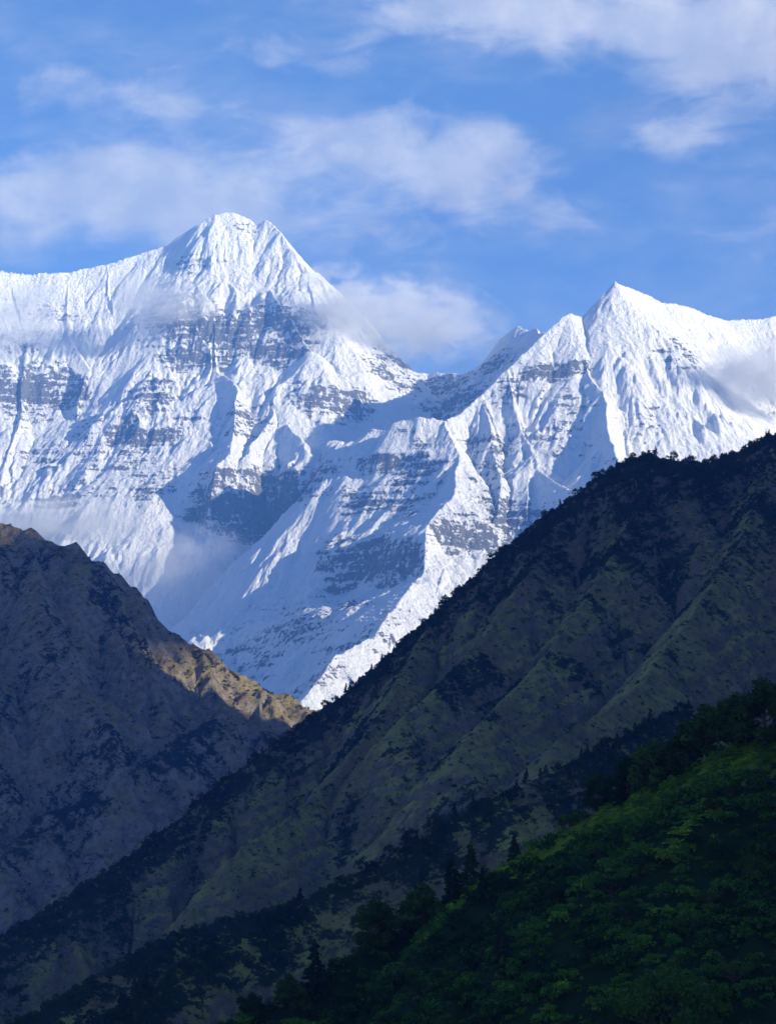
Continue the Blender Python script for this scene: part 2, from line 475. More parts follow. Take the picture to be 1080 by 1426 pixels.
    for H, amt in ((58.0, .55), (25.0, .5)):
        q = dip / H; fr = q - np.floor(q)
        st = np.clip((fr - 0.45) / 0.55, 0, 1); st = st * st * (3 - 2 * st)
        Z = Z + (st - fr) * H * amt * np.clip(rock * 1.15, 0, 1) * smooth(D, 25, 160) * smooth(fbm(X / 230, Y / 230, 3, 52 + int(H)), -.5, .3)
        dip = Z + X * 0.05
    Z = Z + (fbm(X / 120, Y / 120, 4, 64) * 13.0 + fbm(X / 38, Y / 38, 3, 65, ridged=True) * 6.0) * smooth(-D, -70, 0) + fbm(X / 60, Y / 60, 4, 61) * 7.0 * (0.2 + rock) + fbm(X / 26, Y / 26, 3, 63, ridged=True) * 3.2 * (0.12 + rock)
    T.Z = Z.astype(np.float32)
    gy, gx = np.gradient(T.Z, T.sp)
    T.attrs['rock'] = rock
    T.attrs['slope'] = np.hypot(gx, gy)
    T.D = D
    # material
    m = new_mat('snow_and_rock'); n = N(m.node_tree)
    p = n.pos()
    rk = n.attr('rock'); sl = n.attr('slope')
    strata = n.noise(n.mapping(p, scale=(.0030, .0030, .027), rot=(.05, .17, 0)), 1, 7, .68, .9)
    streak = n.noise(n.mapping(p, scale=(.034, .034, .006)), 1, 6, .65)
    fine = n.noise(p, .045, 7, .68)
    v = n.math('MULTIPLY', n.math('SUBTRACT', n.math('MINIMUM', sl, 2.05), 1.4), 0.55)
    v = n.math('ADD', v, n.math('MULTIPLY', n.math('SUBTRACT', rk, 0.60), 1.15))
    brk = n.math('ADD', 0.62, n.math('MULTIPLY', n.step(rk, .1, .8), .9))
    v = n.math('ADD', v, n.math('MULTIPLY', n.math('SUBTRACT', strata, .5), 2.5))
    v = n.math('ADD', v, n.math('MULTIPLY', n.math('MULTIPLY', n.math('SUBTRACT', streak, .5), 2.3), brk))
    v = n.math('ADD', v, n.math('MULTIPLY', n.math('MULTIPLY', n.math('SUBTRACT', fine, .5), 3.0), brk))
    mask = n.step(v, 0.0, 0.34)
    mask = n.math('MULTIPLY', mask, 0.9)
    rc = n.mix(n.noise(p, .012, 4), rgb(.035, .035, .04), rgb(.14, .127, .115))
    rc = n.mix(n.step(strata, .4, .7), rc, rgb(.06, .058, .062))
    snow = n.mix(n.noise(p, .004, 3), rgb(.86, .875, .89), rgb(.80, .82, .85))
    col = n.mix(mask, snow, rc)
    b = n.node('ShaderNodeBsdfPrincipled')
    n.put(b.inputs['Base Color'], col)
    b.inputs['Roughness'].default_value = 0.75
    b.inputs['Specular IOR Level'].default_value = 0.15
    bh = n.math('ADD', n.math('MULTIPLY', fine, 14.0), n.math('MULTIPLY', streak, 24.0))
    bh = n.math('ADD', bh, n.math('MULTIPLY', n.math('MULTIPLY', strata, mask), 18.0))
    n.put(b.inputs['Normal'], n.bump(bh, 0.9, 1.3))
    o = n.node('ShaderNodeOutputMaterial')
    n.t.links.new(b.outputs[0], o.inputs['Surface'])
    T.build('snow_mountain', m, 'snow covered rocky massif with two summits and a shaded bowl rising behind the dark hills', 'mountain')
    return T

# ------------------------------------------------------------------ hill material
def hill_mat(name, grass_a, grass_b, soil, scrub, rockc, scale):
    m = new_mat(name); n = N(m.node_tree)
    p = n.pos()
    big = n.noise(p, .006 * scale, 5, .6)
    mid = n.noise(p, .03 * scale, 6, .65)
    fin = n.noise(p, .14 * scale, 6, .7)
    streak = n.noise(n.mapping(p, scale=(.03, .03, .008)), scale, 5, .6)
    c = n.mix(n.step(n.math('ADD', n.math('MULTIPLY', big, .6), n.math('MULTIPLY', mid, .4)), .40, .60), soil, grass_a)
    c = n.mix(n.step(n.noise(p, .011 * scale, 4, .6), .5, .68), c, grass_b)
    q = n.mapping(p, rot=(0, math.radians(26), 0))
    led = n.noise(n.mapping(q, scale=(.010, .02, .085)), scale, 6, .68, .6)
    speck = n.noise(p, .06 * scale, 8, .75)
    c = n.mix(n.math('MULTIPLY', n.step(led, .50, .66), .55), c, soil)
    sc = n.math('ADD', n.attr('scrub'), n.math('MULTIPLY', n.math('SUBTRACT', led, .5), 1.3))
    sm = n.step(n.math('ADD', sc, n.math('MULTIPLY', n.math('SUBTRACT', n.math('ADD', n.math('ADD', mid, fin), speck), 1.5), 1.5)), .2, .5)
    c = n.mix(sm, c, scrub)
    rk = n.math('ADD', n.attr('rock'), n.math('MULTIPLY', n.math('SUBTRACT', n.math('ADD', streak, fin), 1.0), 1.2))
    c = n.mix(n.step(rk, .45, .75), c, rockc)
    c = n.mix(n.math('MULTIPLY', n.step(speck, .44, .62), .5), c, scrub)
    b = n.node('ShaderNodeBsdfPrincipled')
    n.put(b.inputs['Base Color'], c)
    b.inputs['Roughness'].default_value = 0.95
    b.inputs['Specular IOR Level'].default_value = 0.05
    h = n.math('ADD', n.math('MULTIPLY', led, 12.0 / scale), n.math('MULTIPLY', speck, 12.0 / scale))
    n.put(b.inputs['Normal'], n.bump(h, 1.0, 1.6))
    o = n.node('ShaderNodeOutputMaterial')
    n.t.links.new(b.outputs[0], o.inputs['Surface'])
    return m

def slope_of(T):
    gy, gx = np.gradient(T.Z, T.sp)
    return np.hypot(gx, gy)

def near_line(X, Y, pts, r):
    w = np.zeros(X.shape, np.float32)
    for a, b in zip(pts[:-1], pts[1:]):
        ex, ey = b[0] - a[0], b[1] - a[1]
        t = np.clip(((X - a[0]) * ex + (Y - a[1]) * ey) / (ex * ex + ey * ey + 1e-6), 0, 1)
        d = np.hypot(X - a[0] - t * ex, Y - a[1] - t * ey)
        w = np.maximum(w, np.exp(-(d / r) ** 2))
    return w

def build_brown_hill():
    T = Terrain(-2300, 700, 3500, 6600, 5.0)
    X, Y = T.X, T.Y
    crest = line([(-330, 640, 5.7), (-150, 700, 5.6), (-40, 728, 5.5), (0, 739, 5.5), (20, 742, 5.48), (40, 744, 5.46), (62, 752, 5.45), (78, 763, 5.45), (105, 769, 5.45), (118, 776, 5.42), (150, 806, 5.4), (175, 832, 5.4), (200, 857, 5.38),
                  (222, 874, 5.36), (240, 892, 5.35), (262, 908, 5.33), (278, 906, 5.32), (292, 918, 5.3), (318, 936, 5.3), (330, 946, 5.3), (355, 955, 5.3), (372, 964, 5.3), (398, 975, 5.3), (420, 990, 5.25), (470, 1045, 5.1), (540, 1120, 4.9)])
    gully_ridge = line([(300, 1010, 5.0), (200, 1072, 4.8), (125, 1110, 4.7), (50, 1154, 4.6), (0, 1194, 4.5), (-120, 1280, 4.3)])
    ridges = [(crest, .95),
              (line([(40, 744, 5.46), (60, 850, 5.2), (110, 960, 4.95), (150, 1030, 4.8)]), 1.0),
              (line([(150, 806, 5.4), (200, 920, 5.15), (230, 1000, 5.0)]), 1.05),
              (line([(278, 906, 5.32), (310, 985, 5.12), (330, 1030, 5.0)]), 1.1),
              (line([(372, 964, 5.3), (385, 1010, 5.15), (352, 1060, 4.95), (250, 1150, 4.6), (120, 1230, 4.35)]), .9),
              (line([(-100, 715, 5.5), (-60, 900, 5.0), (-30, 1050, 4.7)]), 1.0),
              (gully_ridge, .9)]
    wx = fbm(X / 260, Y / 260, 4, 111) * 16; wy = fbm(X / 260, Y / 260, 4, 112) * 16
    Z, D, A = cones(X + wx, Y + wy, ridges, -350.0)
    keep = 0.10 + 0.9 * smooth(D, 5, 120)
    Z = Z + fbm(X / 300, Y / 300, 4, 121) * 22 * smooth(D, 20, 200)
    E = eroded(X, Y, Z, 1.0, 190.0, 5, 105, 1.0) - Z
    Z = Z + E * 30 * keep + fbm(X / 40, Y / 40, 4, 131) * 8 + fbm(X / 110, Y / 110, 4, 133, ridged=True) * 27 * (.6 + .4 * smooth(D, 0, 50)) + fbm(X / 45, Y / 45, 3, 135, ridged=True) * 6 + fbm(X / 22, Y / 22, 3, 134, ridged=True) * 3
    T.Z = Z.astype(np.float32); T.D = D
    s = slope_of(T)
    T.attrs['rock'] = np.clip(0.35 + 0.5 * smooth(s, 0.9, 1.6) - 0.25 * smooth(fbm(X / 200, Y / 200, 3, 141), -.2, .4), 0, 1)
    scrub = 0.45 * near_line(X, Y, gully_ridge, 55) + np.clip(-E * .5, 0, .5) + smooth(fbm(X / 170, Y / 170, 4, 151), .05, .45) * .5
    T.attrs['scrub'] = scrub
    m = hill_mat('brown_hillside', rgb(.44, .37, .15), rgb(.50, .36, .19), rgb(.29, .22, .15), rgb(.028, .036, .020), rgb(.42, .37, .30), 1.0)
    T.build('brown_hill', m, 'brown grassy hill with a rocky crest falling to the right in front of the snow', 'hill')
    return T

def build_wooded_hill():
    T = Terrain(-1500, 4200, -2500, 4300, 9.0)
    # the near part of this hillside fills the right of the view; the unseen high side beyond the frame is added to shade the valley
    T2 = Terrain(-900, 800, 1250, 3500, 2.7)
    crest = line([(1090, 600, 3.3), (1075, 606, 3.3), (1040, 620, 3.3), (1015, 634, 3.28), (985, 643, 3.25), (950, 645, 3.22), (930, 638, 3.2), (905, 633, 3.2), (885, 636, 3.2), (860, 650, 3.18), (835, 664, 3.17), (800, 688, 3.15), (760, 720, 3.12),
                  (700, 768, 3.1), (640, 818, 3.08), (600, 858, 3.05), (540, 915, 3.02), (500, 957, 3.0), (440, 994, 2.97), (380, 1039, 2.93), (300, 1099, 2.88), (200, 1182, 2.8), (100, 1248, 2.72), (0, 1305, 2.65), (-150, 1400, 2.5), (-400, 1560, 2.3)])
    c0 = crest[0]
    wall = [c0, (760, 3330, 880), (1150, 3420, 1300), (1900, 3580, 1750), (2450, 3430, 1950), (2700, 2500, 2000), (2500, 900, 1500), (2500, -900, 1300), (2500, -2400, 1200)]  # unseen ridge, added with heights set to keep sun off the nearer hills
    spur = line([(960, 985, 1.95), (900, 1012, 1.9), (860, 1033, 1.86), (832, 1040, 1.85), (790, 1068, 1.82), (740, 1085, 1.8), (690, 1108, 1.77), (640, 1138, 1.75), (580, 1172, 1.72), (520, 1206, 1.7), (400, 1268, 1.65), (300, 1320, 1.6), (225, 1362, 1.56), (100, 1450, 1.5)])
    low = line([(520, 1215, 2.1), (400, 1262, 2.0), (300, 1290, 1.95), (225, 1306, 1.9), (155, 1346, 1.86), (90, 1388, 1.8), (0, 1440, 1.75)])
    rib1 = line([(905, 633, 3.2), (860, 760, 3.02), (800, 860, 2.88), (720, 960, 2.7), (640, 1040, 2.55)])
    rib2 = line([(1085, 603, 3.3), (1040, 740, 3.0), (960, 860, 2.75), (880, 960, 2.5), (780, 1030, 2.35)])
    rib3 = line([(800, 688, 3.15), (740, 790, 3.0), (660, 900, 2.85), (560, 1000, 2.7)])
    rib4 = line([(600, 858, 3.05), (550, 960, 2.88), (470, 1080, 2.7), (320, 1200, 2.48)])
    ridges = [(crest, 1.0), (wall, 1.7), (spur, .8), (low, .7), (rib1, 1.0), (rib2, 1.0), (rib3, 1.05), (rib4, 1.1),
              ([wall[3], (1500, 2900, 1150), (1000, 2500, 620), (620, 2100, 240)], 1.3),
              ([wall[5], (1900, 2300, 1500), (1300, 1900, 800), (800, 1500, 250)], 1.3)]
    out = []
    for TT, oc in ((T, 4), (T2, 5)):
        X, Y = TT.X, TT.Y
        wx = fbm(X / 160, Y / 160, 4, 211) * 9; wy = fbm(X / 160, Y / 160, 4, 212) * 9
        Z, D, A = cones(X + wx, Y + wy, ridges, -300.0)
        keep = 0.06 + 0.94 * smooth(D, 5, 90)
        Z = Z + (fbm(X / 220, Y / 220, 4, 221) - .3) * 26 * smooth(D, 20, 160)
        E = eroded(X, Y, Z, 1.0, 150.0, oc, 205, 1.0) - Z
        Z = Z + (E - .45) * 19 * keep + fbm(X / 30, Y / 30, 4, 231) * 3.6
        led = (Z - .5 * X) + fbm(X / 90, Y / 90, 3, 233) * 18
        Z = Z + fbm(led / 26, X / 150, 3, 235, ridged=True) * 5.0 * smooth(D, 4, 40) + fbm(X / 17, Y / 17, 3, 236, ridged=True) * 2.0
        TT.Z = Z.astype(np.float32); TT.D = D
        s = slope_of(TT)
        rock = np.clip(0.15 + 0.6 * smooth(s, 0.9, 1.5), 0, 1)
        for (px, py, ykm, r) in [(760, 770, 3.02, 60), (1000, 800, 2.85, 30), (740, 1110, 1.78, 28), (800, 1075, 1.8, 25), (650, 960, 2.75, 40), (720, 860, 2.9, 40)]:
            c = P(px, py, ykm)
            rock = np.maximum(rock, .6 * np.exp(-(((X - c[0]) ** 2 + (Y - c[1]) ** 2) / r ** 2 / 1.8)))
        scrub = 0.75 * near_line(X, Y, crest, 40) + .5 * near_line(X, Y, spur, 34) + .6 * near_line(X, Y, low, 30) + np.clip(-E * .45, 0, .45)
        scrub = scrub + smooth(fbm(X / 130, Y / 130, 5, 251), .0, .42) * .75
        scrub = scrub + .35 * smooth(Z, 230, 420)
        for (px, py, ykm, rx, w) in [(900, 960, 2.5, 130, .8), (860, 1000, 2.4, 120, .8), (1000, 880, 2.7, 90, .5), (600, 1000, 2.7, 70, .5), (350, 1190, 2.55, 90, .5), (330, 1250, 2.4, 70, .4), (700, 1040, 2.35, 80, .6)]:
            c = P(px, py, ykm)
            scrub = scrub - w * np.exp(-(((X - c[0]) ** 2 + (Y - c[1]) ** 2) / rx ** 2))
        TT.attrs['rock'] = rock
        TT.attrs['scrub'] = np.clip(scrub, 0, 1.3)
        out.append(TT)
    # the coarse sheet stops under the fine one
    X, Y = T.X, T.Y
    ins = smooth(np.minimum(np.minimum(X - T2.x0, T2.x0 + (T2.nx - 1) * T2.sp - X), np.minimum(Y - T2.y0, T2.y0 + (T2.ny - 1) * T2.sp - Y)), 0, 60)
    T.Z = (T.Z - 60 * ins).astype(np.float32)
    m = hill_mat('wooded_hillside', rgb(.42, .44, .12), rgb(.46, .39, .14), rgb(.28, .23, .12), rgb(.030, .046, .018), rgb(.27, .22, .16), 1.6)
    T.build('shading_valley_side', m, 'high dark valley side added beyond the frame on the right to shade the valley', 'hill')
    T2.build('wooded_hill', m, 'dark hill with scattered scrub and trees descending from right to left across the view', 'hill')
    T2.crest, T2.spur, T2.low = crest, spur, low
    return T2, T

def build_green_slope():
    T = Terrain(-260, 420, 330, 900, 1.6)
    X, Y = T.X, T.Y
    crest = line([(1500, 700, .66), (1250, 890, .63), (1080, 1015, .61), (1000, 1046, .62), (940, 1075, .635), (900, 1095, .65), (860, 1112, .66), (800, 1145, .67), (760, 1168, .68), (700, 1207, .69), (640, 1248, .70), (600, 1272, .70), (560, 1294, .70), (500, 1336, .68),
                  (430, 1380, .66), (380, 1405, .65), (340, 1427, .64), (200, 1510, .60), (0, 1640, .55), (-300, 1800, .5)])
    ridges = [(crest, .86), (line([(900, 1095, .65), (850, 1190, .628), (810, 1280, .605), (790, 1400, .58)]), .85),
              (line([(640, 1248, .70), (605, 1320, .675), (570, 1420, .645)]), .85),
              (line([(1080, 1015, .61), (1065, 1150, .58), (1055, 1300, .55)]), .85)]
    Z, D, A = cones(X + fbm(X / 40, Y / 40, 3, 311) * 3, Y + fbm(X / 40, Y / 40, 3, 312) * 3, ridges, -230.0)
    E = eroded(X, Y, Z, 1.0, 55.0, 3, 305, 1.0) - Z
    Z = Z + E * 3.0 * smooth(D, 3, 30) + fbm(X / 14, Y / 14, 4, 331) * 1.0
    T.Z = Z.astype(np.float32); T.D = D
    T.attrs['rock'] = np.zeros(X.shape); T.attrs['scrub'] = .9 - 1.2 * smooth(near_line(X, Y, crest, 14.0), .18, .5) * smooth(X, 4, 26)
    m = hill_mat('green_slope_soil', rgb(.24, .38, .04), rgb(.26, .40, .04), rgb(.15, .25, .04), rgb(.02, .045, .016), rgb(.05, .05, .04), 6.0)
    T.build('green_slope', m, 'near green slope of ferns and bushes rising to the right', 'hillside')
    T.crest = crest
    return T

def build_valley():
    T = Terrain(-14000, 14000, -6000, 21000, 250.0)
    T.Z = (-305 + fbm(T.X / 9000, T.Y / 9000, 4, 401) * 40).astype(np.float32)
    T.Z = T.Z - 250 * smooth(T.Y, 2500, 4000) * smooth(-T.Y, -20000, -16000)
    T.attrs['rock'] = np.zeros(T.X.shape); T.attrs['scrub'] = .4 + 0 * T.X
    m = hill_mat('valley_soil', rgb(.05, .06, .025), rgb(.06, .06, .03), rgb(.06, .05, .035), rgb(.02, .026, .012), rgb(.10, .10, .09), .3)
    T.build('valley_ground', m, 'dark valley floor between the hills', 'ground')
    # the bank the viewer stands on
    B = Terrain(-160, 160, -200, 260, 4.0)
    r = np.hypot(B.X, B.Y + 20)
    B.Z = (-2.2 - 0.0 * r - np.maximum(r - 12, 0) * .75 + fbm(B.X / 30, B.Y / 30, 4, 411) * 1.5 * smooth(r, 10, 40)).astype(np.float32)
    B.Z = np.maximum(B.Z, -330)
    B.attrs['rock'] = np.zeros(B.X.shape); B.attrs['scrub'] = .4 + 0 * B.X
    B.build('grassy_bank', m, 'grassy knoll at the viewpoint', 'bank')

SNOW = build_snow()
BROWN = build_brown_hill()
WOOD, SIDE = build_wooded_hill()
GREEN = build_green_slope()
build_valley()

# ------------------------------------------------------------------ foliage
def leaf_mat(name, dark, mid, bright, where='INSTANCER', transl=.25):
    m = new_mat(name); n = N(m.node_tree)
    p = n.pos()
    t = n.attr('tint', where) if where else n.node('ShaderNodeObjectInfo').outputs['Random']
    f = n.math('ADD', t, n.math('MULTIPLY', n.math('SUBTRACT', n.noise(p, .35, 3), .5), .5))
    ri = n.node('ShaderNodeNewGeometry').outputs['Random Per Island']
    f = n.math('ADD', f, n.math('MULTIPLY', n.math('SUBTRACT', ri, .5), .35))
    c = n.mix(n.step(f, .0, .5), dark, mid)
    c = n.mix(n.step(f, .5, 1.0), c, bright)
    d = n.node('ShaderNodeBsdfDiffuse'); n.put(d.inputs[0], c)
    tr = n.node('ShaderNodeBsdfTranslucent'); n.put(tr.inputs[0], c)
    mx = n.node('ShaderNodeMixShader'); mx.inputs[0].default_value = transl
    n.t.links.new(d.outputs[0], mx.inputs[1]); n.t.links.new(tr.outputs[0], mx.inputs[2])
    o = n.node('ShaderNodeOutputMaterial')
    n.t.links.new(mx.outputs[0], o.inputs['Surface'])
    return m

def bark_mat():
    m = new_mat('bark'); n = N(m.node_tree)
    c = n.mix(n.noise(n.mapping(n.pos(), scale=(4, 4, .8)), 1, 4), rgb(.035, .027, .02), rgb(.09, .072, .055))
    b = n.node('ShaderNodeBsdfPrincipled'); n.put(b.inputs['Base Color'], c); b.inputs['Roughness'].default_value = .9
    o = n.node('ShaderNodeOutputMaterial'); n.t.links.new(b.outputs[0], o.inputs['Surface'])
    return m

def leaves(centres, radii, count, size, rng, flat=0.75):
    """many leaf-sized faces spread through clumps; returns verts (n,4,3)"""
    centres = np.asarray(centres, float); radii = np.asarray(radii, float)
    w = radii ** 2; k = rng.choice(len(centres), count, p=w / w.sum())
    d = rng.normal(size=(count, 3)); d /= np.linalg.norm(d, axis=1)[:, None]
    rr = radii[k] * rng.random(count) ** .4
    c = centres[k] + d * rr[:, None] * np.array([1, 1, flat])
    nrm = d + rng.normal(size=(count, 3)) * .7 + np.array([0, 0, .5]); nrm /= np.linalg.norm(nrm, axis=1)[:, None]
    ref = rng.normal(size=(count, 3))
    u = np.cross(nrm, ref); u /= np.linalg.norm(u, axis=1)[:, None]
    v = np.cross(nrm, u)
    s = size * (0.6 + .8 * rng.random(count))[:, None]
    l = s * (0.5 + .3 * rng.random(count))[:, None]
    return np.stack([c - u * s, c + v * l, c + u * s * .9, c - v * l], 1)

def quads_mesh(name, Q, mat):
    me = bpy.data.meshes.new(name)
    n = len(Q)
    me.vertices.add(n * 4); me.vertices.foreach_set('co', Q.astype(np.float32).ravel())
    me.loops.add(n * 4); me.polygons.add(n)
    me.loops.foreach_set('vertex_index', np.arange(n * 4, dtype=np.int32))
    me.polygons.foreach_set('loop_start', np.arange(0, n * 4, 4, dtype=np.int32))
    me.update(); me.materials.append(mat)
    return me

def tubes_mesh(name, tubes, mat, seg=7):
    """tapered bent tubes: list of [(point, radius), ...]"""
    vs, fs = [], []
    for tb in tubes:
        b0 = len(vs)
        for i, (p, r) in enumerate(tb):
            p = Vector(p)
            q = Vector(tb[min(i + 1, len(tb) - 1)][0]) - Vector(tb[max(i - 1, 0)][0])
            q.normalize()
            a = q.orthogonal().normalized(); b = q.cross(a)
            for k in range(seg):
                t = 2 * math.pi * k / seg
                vs.append(tuple(p + a * (r * math.cos(t)) + b * (r * math.sin(t))))
        for i in range(len(tb) - 1):
            for k in range(seg):
                k2 = (k + 1) % seg
                fs.append((b0 + i * seg + k, b0 + i * seg + k2, b0 + (i + 1) * seg + k2, b0 + (i + 1) * seg + k))
        fs.append(tuple(b0 + (len(tb) - 1) * seg + k for k in range(seg)))
    me = bpy.data.meshes.new(name); me.from_pydata(vs, [], fs)
    me.materials.append(mat)
    return me

def broadleaf(rng, h, count, size, spread=.36):
    lean = rng.normal(size=2) * .03 * h
    trunk = [((0, 0, -.06 * h), .034 * h), ((lean[0] * .3, lean[1] * .3, .2 * h), .026 * h), ((lean[0], lean[1], .5 * h), .018 * h), ((lean[0] * 1.4, lean[1] * 1.4, .82 * h), .006 * h)]
    tubes = [trunk]; cs = []; rs = []
    nb = 15 + int(rng.integers(4))
    for i in range(nb):
        z0 = (.14 + .6 * i / nb) * h
        a = i * 2.4 + rng.normal() * .4
        ln = spread * h * (.95 - .55 * abs(i / nb - .3) / .7) * (.7 + .5 * rng.random())
        e = np.array([lean[0] + math.cos(a) * ln, lean[1] + math.sin(a) * ln, z0 + ln * (.15 + .5 * rng.random())])
        mdl = np.array([lean[0] * .8 + math.cos(a) * ln * .5, lean[1] * .8 + math.sin(a) * ln * .5, z0 + ln * .2])
        tubes.append([((lean[0] * z0 / h, lean[1] * z0 / h, z0), .012 * h), (tuple(mdl), .008 * h), (tuple(e), .003 * h)])
        cs.append(e); rs.append(h * (.11 + .08 * rng.random()))
        cs.append(mdl * .4 + e * .6 + rng.normal(size=3) * .05 * h); rs.append(h * (.09 + .06 * rng.random()))
    cs.append(np.array([lean[0] * 1.4, lean[1] * 1.4, .86 * h])); rs.append(.13 * h)
    cs.append(np.array([lean[0], lean[1], .62 * h])); rs.append(.17 * h)
    return tubes, leaves(cs, rs, count, size, rng)

def conifer(rng, h, count, size, spread=.24):
    trunk = [((0, 0, -.06 * h), .024 * h), ((0, 0, .5 * h), .013 * h), ((rng.normal() * .01 * h, 0, .98 * h), .002 * h)]
    tubes = [trunk]; cs = []; rs = []
    z = .14
    while z < .97:
        ln = spread * h * (1.0 - z) ** .85 * (.75 + .45 * rng.random()) + .015 * h
        for k in range(5 if z < .7 else 3):
            a = rng.random() * 6.28
            e = np.array([math.cos(a) * ln, math.sin(a) * ln, (z - .05) * h])
            tubes.append([((0, 0, z * h), .006 * h), (tuple(e), .002 * h)])
            for q in (.45, .75, 1.0):
                cs.append(np.array([e[0] * q, e[1] * q, z * h + (e[2] - z * h) * q])); rs.append(.032 * h + .02 * h * (1 - z))
        z += .06
    cs.append(np.array([0, 0, .96 * h])); rs.append(.02 * h)
    return tubes, leaves(cs, rs, count, size, rng, .6)

def bush(rng, h, count, size, wide=.75):
    tubes = []; cs = []; rs = []
    for i in range(20):
        a = rng.random() * 6.28; q = rng.random() ** .5
        e = np.array([math.cos(a) * h * wide * q, math.sin(a) * h * wide * q, h * (.16 + .62 * math.sqrt(max(0, 1 - q * q))) * (.8 + .3 * rng.random())])
        tubes.append([((0, 0, -.1 * h), .03 * h), (tuple(e * [.5, .5, .45]), .02 * h), (tuple(e), .006 * h)])
        cs.append(e); rs.append(h * (.16 + .10 * rng.random()))
    cs.append(np.array([0, 0, .4 * h])); rs.append(.4 * h)
    return tubes, leaves(cs, rs, count, size, rng, .8)

BARK = bark_mat()
LEAF_NEAR = leaf_mat('near_leaves', rgb(.015, .034, .018), rgb(.028, .060, .020), rgb(.06, .11, .026), None)
LEAF_LIGHT = leaf_mat('pale_leaves', rgb(.025, .06, .016), rgb(.05, .11, .02), rgb(.09, .165, .026), None)
LEAF_BLUE = leaf_mat('needles', rgb(.016, .036, .026), rgb(.026, .055, .032), rgb(.045, .08, .034), None)
LEAF_FAR = leaf_mat('far_leaves', rgb(.010, .016, .010), rgb(.018, .026, .012), rgb(.036, .045, .018), None)
SHRUB = leaf_mat('shrub_leaves', rgb(.016, .040, .018), rgb(.075, .185, .03), rgb(.31, .50, .04))
SCRUB = leaf_mat('scrub_leaves', rgb(.014, .026, .012), rgb(.030, .052, .018), rgb(.080, .105, .030))

KINDS = {}
def kind_data(kind, idx):
    """shared trunk and crown meshes of one tree shape, one metre tall"""
    key = (kind, idx)
    if key not in KINDS:
        rng = np.random.default_rng(1000 + idx * 13 + len(kind))
        mat = LEAF_NEAR
        if kind == 'broadleaf': tb, q = broadleaf(rng, 1.0, 6500, .027)
        elif kind == 'pale': tb, q = bush(rng, 1.0, 11000, .022, .66); mat = LEAF_LIGHT
        elif kind == 'conifer': tb, q = conifer(rng, 1.0, 4500, .024); mat = LEAF_BLUE
        elif kind == 'bush': tb, q = bush(rng, 1.0, 1500, .045)
        elif kind == 'lightbush': tb, q = bush(rng, 1.0, 1500, .045); mat = LEAF_LIGHT
        elif kind == 'far_round': tb, q = broadleaf(rng, 1.0, 420, .055, .42); mat = LEAF_FAR
        else: tb, q = conifer(rng, 1.0, 420, .05, .26); mat = LEAF_FAR
        KINDS[key] = (tubes_mesh('trunk', tb, BARK, 6 if 'far' not in kind else 4), quads_mesh('crown', q, mat))
    return KINDS[key]

def plant(name, cat, label, group, kind, idx, loc, h, turn):
    tr, cr = kind_data(kind, idx)
    root = bpy.data.objects.new(name, None)
    root.empty_display_size = 1.0
    root.location = loc; root.rotation_euler = (0, 0, turn); root.scale = (h, h, h)
    COL.objects.link(root)
    root['label'] = label; root['category'] = cat
    if group: root['group'] = group
    stem = 'stem' if 'bush' in kind or kind == 'pale' else 'trunk'
    for nm, me in ((stem, tr), ('crown', cr)):
        o = bpy.data.objects.new(nm, me); COL.objects.link(o); o.parent = root
    return root

